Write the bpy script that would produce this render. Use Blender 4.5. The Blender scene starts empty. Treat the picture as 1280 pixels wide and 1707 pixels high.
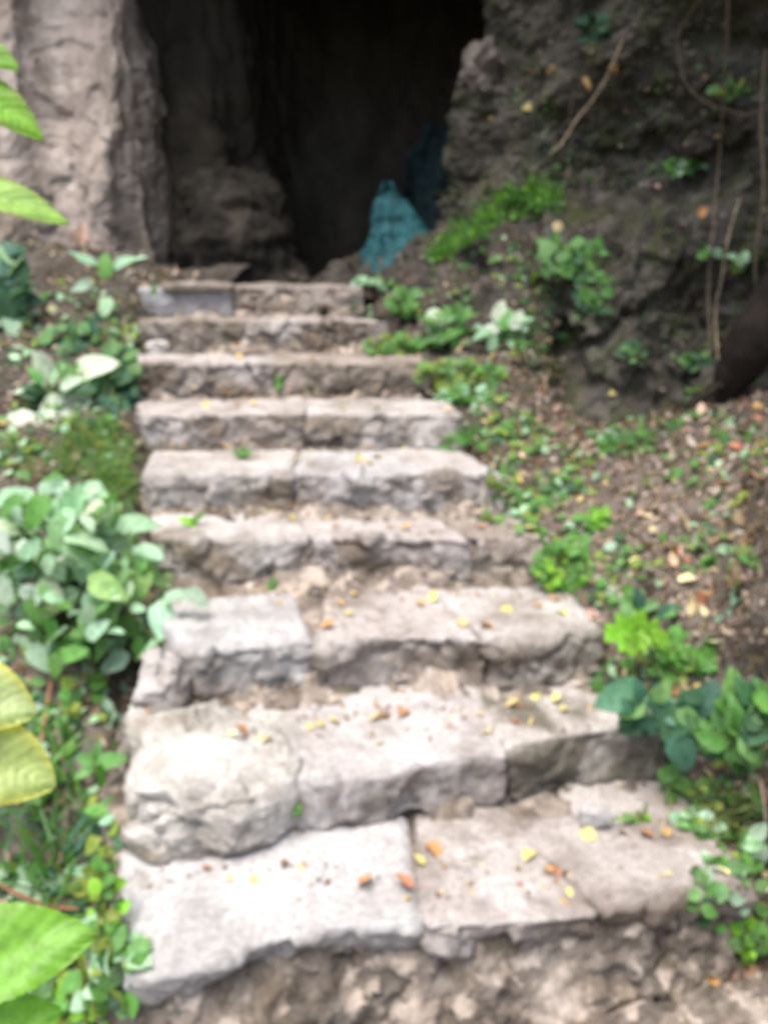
import bpy, math, random
import numpy as np
from mathutils import Vector
from mathutils.bvhtree import BVHTree

# ------------------------------------------------------------------ camera
scene = bpy.context.scene
F_PX, PITCH = 1330.0, math.radians(16.9)
CAM = np.array([0.0, 0.0, 1.7])
cp, sp = math.cos(PITCH), math.sin(PITCH)
AX_R = np.array([1.0, 0, 0]); AX_F = np.array([0, cp, -sp]); AX_U = np.array([0, sp, cp])
cam_d = bpy.data.cameras.new('camera'); cam = bpy.data.objects.new('camera', cam_d)
scene.collection.objects.link(cam); scene.camera = cam
cam.location = CAM; cam.rotation_euler = (math.pi/2-PITCH, 0, 0)
cam_d.sensor_fit = 'VERTICAL'; cam_d.sensor_height = 36; cam_d.lens = 36*F_PX/1707
cam_d.clip_start = .02; cam_d.clip_end = 500
cam_d.dof.use_dof = True; cam_d.dof.focus_distance = .27
cam_d.dof.aperture_fstop = 28.0/2.5

# ------------------------------------------------------------------ light
SUN_EL, SUN_ROT = math.radians(72), math.radians(212)
world = bpy.data.worlds.new("World"); scene.world = world; world.use_nodes = True
wn = world.node_tree.nodes; wl = world.node_tree.links
sky = wn.new('ShaderNodeTexSky'); sky.sky_type = 'NISHITA'; sky.sun_disc = False
sky.sun_elevation = SUN_EL; sky.sun_rotation = SUN_ROT; sky.air_density = 1.0; sky.dust_density = 4.0; sky.ozone_density = .6
wl.new(sky.outputs[0], wn['Background'].inputs[0]); wn['Background'].inputs[1].default_value = .112
sd = bpy.data.lights.new('sun', 'SUN'); sun = bpy.data.objects.new('sun', sd); scene.collection.objects.link(sun)
sd.energy = 2.05; sd.angle = math.radians(42); sd.color = (1, .97, .93)
_dir = Vector((math.sin(SUN_ROT)*math.cos(SUN_EL), math.cos(SUN_ROT)*math.cos(SUN_EL), math.sin(SUN_EL)))
sun.rotation_euler = _dir.to_track_quat('Z', 'Y').to_euler()
scene.view_settings.view_transform = 'Standard'; scene.view_settings.look = 'None'
scene.view_settings.gamma = 1; scene.view_settings.exposure = 1.45
scene.cycles.use_denoising = True
scene.cycles.max_bounces = 6; scene.cycles.sample_clamp_indirect = 4

random.seed(7); RNG = np.random.default_rng(7)
SC = scene.collection

# ------------------------------------------------------------------ picture geometry
def ray(px, py):
    return AX_F + AX_R*((px-640)/F_PX) - AX_U*((py-853.5)/F_PX)
def P(px, py, zc):
    return CAM + zc*ray(px, py)
def G(px, py, z):                     # where the line of sight meets a level z
    d = ray(px, py); return CAM + d*((z-CAM[2])/d[2])

# ------------------------------------------------------------------ noise (numpy)
def _h(ix, iy, iz, s):
    n = (ix.astype(np.int64)*374761393 + iy.astype(np.int64)*668265263 + iz.astype(np.int64)*2147483647 + s*974711) & 0xffffffff
    n = ((n ^ (n >> 13))*1274126177) & 0xffffffff
    n = ((n ^ (n >> 16))*2246822519) & 0xffffffff
    return ((n ^ (n >> 15)) & 0xffffff)/float(0xffffff)
def vn(p, s=0):
    i = np.floor(p); f = p-i; f = f*f*f*(f*(f*6-15)+10)
    r = 0
    for dx in (0, 1):
        for dy in (0, 1):
            for dz in (0, 1):
                w = (f[:, 0] if dx else 1-f[:, 0])*(f[:, 1] if dy else 1-f[:, 1])*(f[:, 2] if dz else 1-f[:, 2])
                r = r+w*_h(i[:, 0]+dx, i[:, 1]+dy, i[:, 2]+dz, s)
    return r*2-1
def fbm(p, f=1., o=4, s=0, g=.5):
    r = np.zeros(len(p)); a = 1.; q = p*f
    for k in range(o):
        r += a*vn(q+k*17.3, s+k); q = q*2.03; a *= g
    return r
def cell(p, f, s=0):                  # F1, F2 and a flat value per cell
    q = p*f; i = np.floor(q); d1 = np.full(len(p), 9.); d2 = d1.copy(); v = np.zeros(len(p))
    for dx in (-1, 0, 1):
        for dy in (-1, 0, 1):
            for dz in (-1, 0, 1):
                c = i+np.array([dx, dy, dz])
                o = np.stack([_h(c[:, 0], c[:, 1], c[:, 2], s+k) for k in range(3)], 1)
                d = np.linalg.norm(c+o-q, axis=1); val = _h(c[:, 0], c[:, 1], c[:, 2], s+9)
                n1 = d < d1
                d2 = np.where(n1, d1, np.minimum(d2, d)); v = np.where(n1, val, v); d1 = np.where(n1, d, d1)
    return d1, d2, v

def facet(p, f, s=0):                 # broken planes: every cell is a tilted flat
    q = p*f; i = np.floor(q); d1 = np.full(len(p), 9.); r = np.zeros(len(p))
    for dx in (-1, 0, 1):
        for dy in (-1, 0, 1):
            for dz in (-1, 0, 1):
                c = i+np.array([dx, dy, dz]); H_ = [_h(c[:, 0], c[:, 1], c[:, 2], s+k) for k in range(6)]
                v = q-(c+np.stack(H_[:3], 1)); d = (v*v).sum(1); n1 = d < d1
                pl = sum(v[:, k]*(H_[3+k]-.5) for k in range(3))*2+(H_[3]-.5)*.8
                r = np.where(n1, pl, r); d1 = np.where(n1, d, d1)
    return r

# ------------------------------------------------------------------ materials
def mat(name, rough=.9):
    m = bpy.data.materials.new(name); m.use_nodes = True
    b = m.node_tree.nodes['Principled BSDF']; b.inputs['Roughness'].default_value = rough
    b.inputs['Specular IOR Level'].default_value = .25
    return m, m.node_tree.nodes, m.node_tree.links, b
def noise(n, l, co, scale, detail=6, rough=.6, stretch=None, dist=0):
    t = n.new('ShaderNodeTexNoise'); t.inputs['Scale'].default_value = scale; t.inputs['Detail'].default_value = detail
    t.inputs['Roughness'].default_value = rough; t.inputs['Distortion'].default_value = dist
    if stretch:
        mp = n.new('ShaderNodeMapping'); mp.inputs['Scale'].default_value = stretch[0]; mp.inputs['Rotation'].default_value = stretch[1]
        l.new(co, mp.inputs[0]); co = mp.outputs[0]
    l.new(co, t.inputs['Vector']); return t.outputs['Fac']
def ramp(n, l, fac, stops):
    r = n.new('ShaderNodeValToRGB'); e = r.color_ramp.elements
    while len(e) < len(stops): e.new(.5)
    for k, (p, c) in enumerate(stops):
        e[k].position = p; e[k].color = (c[0], c[1], c[2], 1) if not isinstance(c, float) else (c, c, c, 1)
    l.new(fac, r.inputs[0]); return r.outputs[0]
def mix(n, l, fac, a, b, mode='MIX'):
    m = n.new('ShaderNodeMix'); m.data_type = 'RGBA'; m.blend_type = mode
    for s, v in ((m.inputs[0], fac), (m.inputs[6], a), (m.inputs[7], b)):
        if isinstance(v, (int, float)): s.default_value = v
        elif isinstance(v, tuple): s.default_value = (*v, 1)
        else: l.new(v, s)
    return m.outputs[2]
def bump(n, l, b, h, strength, dist=.01, prev=None):
    k = n.new('ShaderNodeBump'); k.inputs['Strength'].default_value = strength; k.inputs['Distance'].default_value = dist
    l.new(h, k.inputs['Height'])
    if prev is not None: l.new(prev, k.inputs['Normal'])
    l.new(k.outputs[0], b.inputs['Normal']); return k.outputs[0]

def rock_mat(name, base, dark, light, stain, moss=None, stain_amt=(.5, .68), moss_amt=(.6, .75), scale=5., stretch=None, speck=.5, face=0., far=None, chips=0):
    m, n, l, b = mat(name)
    g = n.new('ShaderNodeNewGeometry').outputs['Position']
    a = noise(n, l, g, scale, 8, .62, stretch, .3)
    col = ramp(n, l, a, [(.3, dark), (.5, base), (.7, light)])
    st = noise(n, l, g, scale*.55, 7, .65, stretch, .6)
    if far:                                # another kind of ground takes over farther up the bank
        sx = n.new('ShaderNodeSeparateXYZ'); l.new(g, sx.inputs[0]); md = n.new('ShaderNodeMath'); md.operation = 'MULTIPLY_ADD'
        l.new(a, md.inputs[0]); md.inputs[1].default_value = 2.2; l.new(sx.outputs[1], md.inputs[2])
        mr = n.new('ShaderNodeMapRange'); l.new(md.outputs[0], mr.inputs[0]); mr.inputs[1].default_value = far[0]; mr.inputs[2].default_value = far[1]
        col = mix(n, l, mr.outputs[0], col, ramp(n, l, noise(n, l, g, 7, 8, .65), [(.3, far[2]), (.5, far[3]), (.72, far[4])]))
    if face:                               # weathered, earth-stained slab faces, with riser shade also put into the colour
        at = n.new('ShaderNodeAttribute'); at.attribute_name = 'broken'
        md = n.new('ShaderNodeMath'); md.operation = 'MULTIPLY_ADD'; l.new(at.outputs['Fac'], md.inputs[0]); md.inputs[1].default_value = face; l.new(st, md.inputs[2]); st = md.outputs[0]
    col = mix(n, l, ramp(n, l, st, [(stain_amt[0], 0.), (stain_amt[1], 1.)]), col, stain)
    if chips:
        vo = n.new('ShaderNodeTexVoronoi'); vo.inputs['Scale'].default_value = chips
        dn = noise(n, l, g, 9, 3, .6); ad = n.new('ShaderNodeVectorMath'); ad.operation = 'MULTIPLY_ADD'; l.new(dn, ad.inputs[0]); ad.inputs[1].default_value = (.25, .25, .25); l.new(g, ad.inputs[2]); l.new(ad.outputs[0], vo.inputs['Vector'])
        sc_ = n.new('ShaderNodeSeparateColor'); l.new(vo.outputs['Color'], sc_.inputs[0])
        col = mix(n, l, 1., col, ramp(n, l, sc_.outputs[0], [(.0, .5), (.5, .9), (.72, 1.15), (1., 1.75)]), 'MULTIPLY')
    if moss:
        mo = noise(n, l, g, scale*.8+1.1, 9, .7)
        col = mix(n, l, ramp(n, l, mo, [(moss_amt[0], 0.), (moss_amt[1], 1.)]), col, moss)
    sp_ = noise(n, l, g, 55, 4, .7)
    col = mix(n, l, speck, col, ramp(n, l, sp_, [(.3, .45), (.5, 1.), (.72, 1.6)]), 'MULTIPLY')
    l.new(col, b.inputs['Base Color'])
    k = bump(n, l, b, noise(n, l, g, 22, 8, .7, stretch), .7, .02)
    bump(n, l, b, noise(n, l, g, 90, 4, .7), .5, .006, k)
    return m
M = {}
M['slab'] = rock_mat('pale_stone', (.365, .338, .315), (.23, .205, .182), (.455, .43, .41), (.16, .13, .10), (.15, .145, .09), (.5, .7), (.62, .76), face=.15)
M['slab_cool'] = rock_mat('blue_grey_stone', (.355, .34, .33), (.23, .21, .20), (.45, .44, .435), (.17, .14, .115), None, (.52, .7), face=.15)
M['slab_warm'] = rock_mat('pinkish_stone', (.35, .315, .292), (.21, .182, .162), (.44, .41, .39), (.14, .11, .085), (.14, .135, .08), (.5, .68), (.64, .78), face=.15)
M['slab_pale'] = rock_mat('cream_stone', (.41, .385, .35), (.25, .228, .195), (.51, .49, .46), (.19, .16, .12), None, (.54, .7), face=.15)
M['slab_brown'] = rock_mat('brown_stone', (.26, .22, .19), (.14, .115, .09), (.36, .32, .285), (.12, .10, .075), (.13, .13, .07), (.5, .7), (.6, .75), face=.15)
M['rubble'] = rock_mat('earthy_rubble', (.235, .195, .16), (.12, .095, .072), (.34, .295, .255), (.09, .07, .05), (.12, .125, .055), (.5, .66), (.6, .74), 9, chips=15)
VS = ((1.3, 1.3, .5), (0, math.radians(12), 0))
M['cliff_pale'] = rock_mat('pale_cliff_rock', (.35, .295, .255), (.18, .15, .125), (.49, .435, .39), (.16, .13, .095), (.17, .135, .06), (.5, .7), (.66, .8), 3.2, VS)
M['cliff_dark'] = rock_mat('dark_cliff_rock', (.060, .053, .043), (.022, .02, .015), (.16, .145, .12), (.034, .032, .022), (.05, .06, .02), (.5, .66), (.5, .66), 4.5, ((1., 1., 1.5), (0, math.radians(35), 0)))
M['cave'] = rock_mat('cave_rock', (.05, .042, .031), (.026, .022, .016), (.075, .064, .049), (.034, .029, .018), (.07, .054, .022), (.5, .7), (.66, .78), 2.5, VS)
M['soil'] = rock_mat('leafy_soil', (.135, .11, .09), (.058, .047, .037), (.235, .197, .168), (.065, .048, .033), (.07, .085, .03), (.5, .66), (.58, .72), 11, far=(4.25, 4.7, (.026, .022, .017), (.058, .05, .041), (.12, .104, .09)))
M['soil_dark'] = rock_mat('dark_soil', (.10, .075, .05), (.04, .03, .02), (.19, .15, .115), (.05, .04, .025), (.07, .08, .025), (.5, .66), (.55, .7), 9)  # darker, browner soil tone for the valley floor

def leaf_mat(name, trans=.35, rough=.42, spec=.5):
    m, n, l, b = mat(name, rough)
    b.inputs['Specular IOR Level'].default_value = spec
    at = n.new('ShaderNodeAttribute'); at.attribute_name = 'tint'
    g = n.new('ShaderNodeNewGeometry').outputs['Position']
    v = ramp(n, l, noise(n, l, g, 60, 4, .6), [(.3, .72), (.7, 1.25)])
    c = mix(n, l, 1., at.outputs['Color'], v, 'MULTIPLY')
    l.new(c, b.inputs['Base Color'])
    t = n.new('ShaderNodeBsdfTranslucent'); 
    c2 = mix(n, l, 1., c, (1.25, 1.35, .55), 'MULTIPLY'); l.new(c2, t.inputs[0])
    ms = n.new('ShaderNodeMixShader'); ms.inputs[0].default_value = trans
    l.new(b.outputs[0], ms.inputs[1]); l.new(t.outputs[0], ms.inputs[2]); l.new(ms.outputs[0], n['Material Output'].inputs[0])
    return m
M['leaf'] = leaf_mat('green_leaf', .35, .6, .35)
M['leaf_near'] = leaf_mat('thin_bright_leaf', .5, .45)
M['litter'] = leaf_mat('dry_leaf', .15, .7, .25)
def plain(name, c, rough=.85, var=.5, sc=30):
    m, n, l, b = mat(name, rough); g = n.new('ShaderNodeNewGeometry').outputs['Position']
    v = noise(n, l, g, sc, 6, .65)
    l.new(ramp(n, l, v, [(.3, tuple(x*(1-var) for x in c)), (.7, tuple(min(1, x*(1+var)) for x in c))]), b.inputs['Base Color'])
    bump(n, l, b, v, .5, .005)
    return m
M['stem'] = plain('green_stem', (.12, .15, .05))
M['red_stem'] = plain('reddish_stem', (.24, .11, .06))
M['vine'] = plain('dry_vine', (.16, .125, .085))
M['twig'] = plain('pale_dry_twig', (.42, .34, .22))
M['bark'] = plain('dark_bark', (.017, .012, .009), .8, .6, 12)
M['net'] = plain('teal_net', (.018, .09, .10), .7, .5, 9)
M['strand'] = plain('net_cord', (.035, .14, .15), .7, .2)
M['pebble'] = plain('pebble', (.30, .27, .24), .9, .4, 20)

# ------------------------------------------------------------------ object helpers
def tag(o, label=None, cat=None, group=None, kind=None):
    if label: o['label'] = label
    if cat: o['category'] = cat
    if group: o['group'] = group
    if kind: o['kind'] = kind
    return o
def empty(name, loc):
    o = bpy.data.objects.new(name, None); SC.objects.link(o); o.location = [float(x) for x in loc]; o.empty_display_size = .05
    return o
def mesh_obj(name, V, F, m, parent=None, loc=None, tint=None, smooth=True):
    V = np.asarray(V, float)
    if parent is not None:
        org = np.array(parent.location)
        q = parent.parent
        while q is not None: org = org+np.array(q.location); q = q.parent
        loc_o = (0, 0, 0)
    else:
        org = np.array(loc if loc is not None else (V[:, 0].mean(), V[:, 1].mean(), V[:, 2].min())); loc_o = org
    me = bpy.data.meshes.new(name); me.from_pydata((V-org).tolist(), [], F if isinstance(F, list) else F.tolist())
    if smooth: me.polygons.foreach_set('use_smooth', [True]*len(me.polygons))
    if tint is not None:
        a = me.color_attributes.new('tint', 'FLOAT_COLOR', 'POINT')
        t = np.ones((len(V), 4)); t[:, :3] = tint; a.data.foreach_set('color', t.ravel())
    me.materials.append(m); me.update()
    o = bpy.data.objects.new(name, me); SC.objects.link(o); o.location = [float(x) for x in loc_o]
    if parent is not None: o.parent = parent
    return o
def grid_faces(nu, nv, off=0, wrap=False):
    i = np.arange(nu-1)[:, None]; j = np.arange(nv if wrap else nv-1)[None, :]; k = (j+1) % nv
    return np.stack([i*nv+j, (i+1)*nv+j, (i+1)*nv+k, i*nv+k], -1).reshape(-1, 4)+off
def normals(V, F):
    a = V[F[:, 2]]-V[F[:, 0]]; b = V[F[:, 3]]-V[F[:, 1]]; n = np.cross(a, b); N = np.zeros_like(V)
    for k in range(4): np.add.at(N, F[:, k], n)
    return N/np.maximum(np.linalg.norm(N, axis=1, keepdims=True), 1e-9)
def cr(pts, n):                       # Catmull-Rom along axis 0
    pts = np.asarray(pts, float); m = len(pts)
    e = np.concatenate([[2*pts[0]-pts[1]], pts, [2*pts[-1]-pts[-2]]])
    t = np.linspace(0, m-1, n); i = np.minimum(t.astype(int), m-2); f = (t-i).reshape((-1,)+(1,)*(pts.ndim-1))
    a, b, c, d = e[i], e[i+1], e[i+2], e[i+3]
    return .5*(2*b+(c-a)*f+(2*a-5*b+4*c-d)*f*f+(3*b-a-3*c+d)*f**3)
def loft(ctrl, nu, nv):               # ctrl rows x cols of (px,py,zc)
    C = np.array([[P(*q) for q in r] for r in ctrl])
    A = cr(C, nu); B = cr(A.transpose(1, 0, 2), nv).transpose(1, 0, 2)
    return B.reshape(-1, 3), grid_faces(nu, nv)
def tube(pts, rad, ns=6, n=None):
    pts = cr(pts, n or max(2, 6*(len(pts)-1)+1)); n = len(pts); r = np.interp(np.linspace(0, 1, n), np.linspace(0, 1, len(np.atleast_1d(rad))), np.atleast_1d(rad))
    T = np.gradient(pts, axis=0); T /= np.linalg.norm(T, axis=1, keepdims=True)+1e-9
    up = np.array([.31, .22, .92]); A = np.cross(T, up); A /= np.linalg.norm(A, axis=1, keepdims=True)+1e-9; B = np.cross(T, A)
    th = np.arange(ns)*2*math.pi/ns
    V = pts[:, None]+r[:, None, None]*(A[:, None]*np.cos(th)[None, :, None]+B[:, None]*np.sin(th)[None, :, None])
    return V.reshape(-1, 3), grid_faces(n, ns, 0, True)
class Col:
    def __init__(s): s.V, s.F, s.T, s.n = [], [], [], 0
    def add(s, V, F, t=None):
        s.V.append(V); s.F.extend((np.asarray(F)+s.n).tolist()); s.n += len(V)
        if t is not None: s.T.append(np.tile(np.asarray(t, float), (len(V), 1)))
    def make(s, name, m, parent=None, loc=None):
        return mesh_obj(name, np.concatenate(s.V), s.F, m, parent, loc, np.concatenate(s.T) if s.T else None)

BV, BF = [], []; bn = 0
def solid(V, F):
    global bn
    BV.append(V); BF.append(np.asarray(F)+bn); bn += len(V)

# ------------------------------------------------------------------ terrain and rock walls
def rough(V, F, amps, s=0, lock=None):
    N = normals(V, F); d = np.zeros(len(V))
    for kind, f, a in amps:
        if kind == 'f': d += a*fbm(V, f, 5, s)
        elif kind == 'v':                        # vertical runnels
            d += a*fbm(V*np.array([1, 1, .22]), f, 4, s+3)
        elif kind == 'c':
            q = V+.06*np.stack([fbm(V, 4, 2, s+k) for k in (1, 2, 3)], 1)
            d1, d2, v = cell(q, f, s); d += a*(v-.5)*np.clip((d2-d1)*3.5, 0, 1)-a*.35*np.clip(1-(d2-d1)*7, 0, 1)
        elif kind == 'k':
            q = V+(.25/f)*np.stack([fbm(V, f*1.4, 3, s+k) for k in (1, 2, 3)], 1); d += a*facet(q, f, s+7)
        elif kind == 'r': d += a*(1-np.abs(fbm(V, f, 4, s+5))*2)
    if lock is not None: d = d*lock
    return V+N*d[:, None]

gp = np.array([[-40, -40, -.75], [40, -40, -.75], [40, 40, -.75], [-40, 40, -.75]])
u = np.linspace(0, 1, 60); gx, gy = np.meshgrid(u*80-40, u*80-40, indexing='ij')
gv = np.stack([gx.ravel(), gy.ravel(), np.full(gx.size, -.75)], 1); gv[:, 2] += .12*fbm(gv, .4, 4, 2)
tag(mesh_obj('ground', gv, grid_faces(60, 60), M['soil_dark'], loc=(0, 0, -.75)), 'dark soil of the wooded valley floor around the steps', 'ground', kind='structure')

R = [
 [(470,470,5.6),(560,445,5.5),(640,425,5.4),(735,358,5.3),(820,325,5.15),(930,330,4.9),(1050,330,4.7),(1300,300,4.4)],
 [(520,505,5.2),(575,495,5.15),(660,452,5.02),(745,410,4.88),(850,392,4.7),(950,500,4.6),(1070,560,4.5),(1320,540,4.3)],
 [(530,585,4.75),(610,560,4.75),(690,515,4.62),(780,520,4.5),(870,535,4.35),(965,650,4.4),(1100,670,4.3),(1350,640,4.0)],
 [(560,655,4.3),(660,620,4.35),(730,600,4.3),(810,598,4.22),(885,630,4.12),(980,715,4.05),(1150,695,3.9),(1400,640,3.65)],
 [(620,770,3.88),(735,762,3.88),(800,705,3.85),(885,705,3.75),(985,745,3.7),(1120,720,3.6),(1280,660,3.5),(1500,600,3.2)],
 [(690,880,3.42),(800,862,3.42),(865,815,3.42),(970,800,3.3),(1080,790,3.25),(1200,760,3.15),(1310,730,3.0),(1600,680,2.7)],
 [(780,1020,2.97),(870,1000,2.98),(945,940,2.97),(1065,900,2.88),(1175,880,2.78),(1260,850,2.6),(1340,780,2.4),(1750,700,2.1)],
 [(850,1210,2.57),(960,1165,2.58),(1035,1105,2.55),(1140,1050,2.44),(1215,1020,2.34),(1265,960,2.15),(1370,880,2.0),(1900,800,1.7)],
 [(950,1440,2.2),(1095,1420,2.22),(1230,1395,2.18),(1290,1290,2.1),(1320,1200,2.0),(1420,1110,1.85),(1600,1000,1.7),(2200,900,1.4)],
 [(1080,1660,1.95),(1215,1655,1.96),(1305,1640,1.95),(1370,1500,1.85),(1440,1390,1.73),(1600,1280,1.6),(1850,1150,1.45),(2500,1000,1.2)],
 [(1100,1860,1.74),(1220,1810,1.77),(1320,1740,1.74),(1410,1630,1.66),(1560,1560,1.52),(1800,1450,1.38),(2100,1300,1.25),(2900,1100,1.)],
 [(1300,2600,1.3),(1450,2600,1.3),(1600,2500,1.28),(1800,2400,1.2),(2000,2300,1.15),(2500,2100,1.1),(3000,1900,1.),(4200,1700,.85)],
]
V, F = loft(R, 330, 230)
V = rough(V, F, [('f', 2.2, .035), ('f', 9, .012), ('c', 7, .02), ('f', 30, .004)], 11)
wf = np.clip((V[:, 1]-4.0)/.5, 0, 1); V = V+normals(V, F)*(wf*(.10*facet(V+.05*np.stack([fbm(V, 5, 3, k) for k in (1, 2, 3)], 1), 3.2, 5)+.04*facet(V, 9, 6)))[:, None]
bankR = (V, F); solid(V, F)
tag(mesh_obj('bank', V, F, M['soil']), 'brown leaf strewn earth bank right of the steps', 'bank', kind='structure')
L = [
 [(-900,330,5.9),(-400,360,5.5),(0,400,5.35),(120,410,5.3),(200,420,5.3),(290,440,5.25),(420,450,5.3)],
 [(-900,420,5.2),(-400,440,5.1),(0,450,5.0),(100,455,4.95),(180,462,4.92),(245,480,4.88),(330,520,4.85)],
 [(-900,540,4.6),(-400,530,4.55),(0,530,4.5),(95,532,4.48),(178,545,4.45),(240,580,4.42),(330,640,4.4)],
 [(-900,640,4.0),(-400,640,4.0),(0,640,3.98),(90,645,3.96),(172,660,3.92),(235,690,3.9),(330,760,3.85)],
 [(-900,800,3.4),(-400,790,3.4),(0,765,3.5),(90,775,3.46),(170,790,3.42),(236,850,3.42),(330,930,3.4)],
 [(-900,1000,2.9),(-400,990,2.9),(0,950,3.0),(90,970,3.02),(172,1010,3.02),(245,1090,3.0),(330,1190,3.0)],
 [(-900,1250,2.5),(-400,1240,2.5),(0,1190,2.6),(90,1210,2.62),(158,1260,2.6),(228,1370,2.55),(330,1480,2.5)],
 [(-900,1500,2.15),(-400,1490,2.15),(0,1440,2.25),(90,1460,2.28),(148,1510,2.25),(215,1640,2.2),(330,1760,2.1)],
 [(-900,1850,1.9),(-400,1850,1.9),(0,1780,1.97),(90,1780,1.98),(148,1850,1.95),(205,1950,1.9),(330,2100,1.85)],
 [(-900,2800,1.5),(-400,2800,1.5),(0,2800,1.5),(100,2800,1.5),(160,2800,1.5),(240,2800,1.5),(400,2900,1.5)],
]
V, F = loft(L, 300, 170)
V = rough(V, F, [('f', 2.2, .04), ('f', 9, .014), ('c', 8, .02), ('f', 30, .004)], 21)
bankL = (V, F); solid(V, F)
tag(mesh_obj('bank', V, F, M['soil']), 'overgrown earth bank falling away left of the steps', 'bank', kind='structure')

# cliff left of the cave mouth, turning into the cave at its right end
cols = [(-1500,4.6),(-700,5.0),(-200,5.2),(0,5.25),(90,5.3),(170,5.3),(225,5.4)]
edge = {560:292,430:284,330:274,240:272,140:262,40:238,-80:205,-300:180,-700:160,-1300:150}
CL = []
for k, (y, xe) in enumerate(edge.items()):
    lean = max(0, (430-y))*.00035
    r = [(x, y, z-lean+(.12 if x == 90 else 0)-(.1 if x == 170 and y > 200 else 0)) for x, z in cols]
    r += [(xe-8, y, 5.55-lean), (xe, y, 5.85-lean), (xe+6, y, 6.5), (xe-30, y, 7.6)]
    CL.append(r)
V, F = loft(CL, 300, 380)
V = rough(V, F, [('v', 1.2, .15), ('v', 3., .03), ('k', 3.5, .03), ('f', 7, .016), ('k', 16, .005), ('f', 34, .003)], 31); solid(V, F)
tag(mesh_obj('cliff', V, F, M['cliff_pale']), 'pale pinkish grey cliff left of the cave mouth', 'cliff', kind='structure')

CR = []
for y, xe, dz in ((860,700,.1),(620,715,.02),(480,738,0),(380,748,0),(310,756,0),(240,764,0),(150,766,0),(60,795,-.02),(-60,812,-.15),(-300,830,-.45),(-800,850,-1.1),(-1500,870,-1.9)):  # unseen upper rows lean out, shaped to shade wall and steps
    led = -.16 if 330 <= y <= 430 else (.16 if y in (310, 240) else (.1 if y > 500 else 0))
    r = [(xe+150, y, 7.6), (xe+50, y, 6.2), (xe+6, y, 5.45+dz), (xe+4, y, 5.08+dz), (xe+70, y, 4.9+dz), (910, y, 4.68+dz+led*.3), (1000, y, 4.45+dz+led), (1100, y, 4.2+dz+led),
         (1210, y, 3.95+dz+led*.6), (1330, y, 3.6+dz), (1600, y, 3.1+dz*.8), (2200, y, 2.5+dz*.5), (3500, y, 2.0)]
    if y >= 480: r = r[:5]+[(910, y, 4.36), (1000, y, 4.14), (1100, y, 4.0), (1210, y, 3.86), (1330, y, 3.6)]+r[10:]
    CR.append(r)
V, F = loft(CR, 340, 420)
V = rough(V, F, [('f', 1.3, .12), ('k', 2.2, .09), ('f', 5, .03), ('k', 6, .042), ('k', 14, .022), ('f', 16, .008), ('f', 30, .007)], 41); solid(V, F)
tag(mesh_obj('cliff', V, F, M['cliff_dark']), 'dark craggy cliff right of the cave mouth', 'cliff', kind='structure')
# rock above the mouth, unseen; overhang shaped to cut sky light below
CT = [[(x, -230+abs(x-520)*.05, 7.8) for x in (-200,150,350,520,700,900,1250)],
      [(x, -190+abs(x-520)*.05, 6.2) for x in (-200,150,350,520,700,900,1250)],
      [(x, -230, 5.35) for x in (-200,150,350,520,700,900,1250)],
      [(x, -420, 4.8) for x in (-200,150,350,520,700,900,1250)],
      [(x, -900, 4.0) for x in (-200,150,350,520,700,900,1250)],
      [(x, -1800, 3.0) for x in (-200,150,350,520,700,900,1250)]]
V, F = loft(CT, 120, 120); V = rough(V, F, [('f', 1.3, .12), ('f', 5, .04), ('c', 4, .05)], 51)
tag(mesh_obj('cliff', V, F, M['cliff_dark']), 'unseen cliff rock bridging above the cave mouth, overhang shaped for shade', 'cliff', kind='structure')

# cave: floor, inner wall with a pillar-like fold on the left
V, F = loft([[(150,500,4.98),(300,497,4.98),(450,494,4.98),(620,494,4.98),(800,494,4.98)],[(150,488,5.6),(300,486,5.6),(450,486,5.6),(640,486,5.6),(860,486,5.6)],
             [(150,478,7),(300,478,7),(450,478,7),(620,478,7),(900,478,7)],[(150,470,9),(300,470,9),(450,470,9),(620,470,9),(900,470,9)]], 60, 60)
V = rough(V, F, [('f', 3, .02), ('f', 12, .008)], 61); solid(V, F)
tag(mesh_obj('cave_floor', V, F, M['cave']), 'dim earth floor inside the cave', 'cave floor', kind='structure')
CV = []
for y in (560, 470, 380, 280, 180, 80, -60, -300):
    b = 30 if y > 300 else 0
    CV.append([(200, y, 5.9), (262, y, 6.2), (300, y, 6.15), (350+b*.3, y, 6.2), (400+b, y, 6.5), (430+b, y, 6.8), (455, y, 7.2), (520, y, 7.6), (650, y, 7.8), (800, y, 7.6), (960, y, 7.2), (1050, y, 6.2)])
V, F = loft(CV, 160, 240)
V = rough(V, F, [('v', 1.6, .12), ('v', 5, .04), ('f', 8, .02), ('c', 5, .03)], 71); solid(V, F)
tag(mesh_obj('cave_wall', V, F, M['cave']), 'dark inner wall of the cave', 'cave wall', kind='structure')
V, F = loft([[(x, -260, z) for x in (100, 400, 700, 1000)] for z in (5.2, 7, 10)], 20, 20)
V = rough(V, F, [('f', 1.3, .12)], 73)
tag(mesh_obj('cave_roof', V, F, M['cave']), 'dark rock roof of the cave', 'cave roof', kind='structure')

def blob(c, rad, n=60, s=0, amps=(('f', 3, .05), ('c', 5, .03), ('f', 14, .012)), flat=0, pw=.85):
    th = np.linspace(.001, math.pi-.001, n); ph = np.linspace(0, 2*math.pi, int(n*1.6), endpoint=False)
    T, Q = np.meshgrid(th, ph, indexing='ij')
    V = np.stack([np.sin(T)*np.cos(Q), np.sin(T)*np.sin(Q), np.cos(T)], -1).reshape(-1, 3)
    V = np.sign(V)*np.abs(V)**pw
    F = grid_faces(len(th), len(ph), 0, True)[:, ::-1]
    V = np.asarray(c)+V*np.asarray(rad); return rough(V, F, amps, s), F
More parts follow.
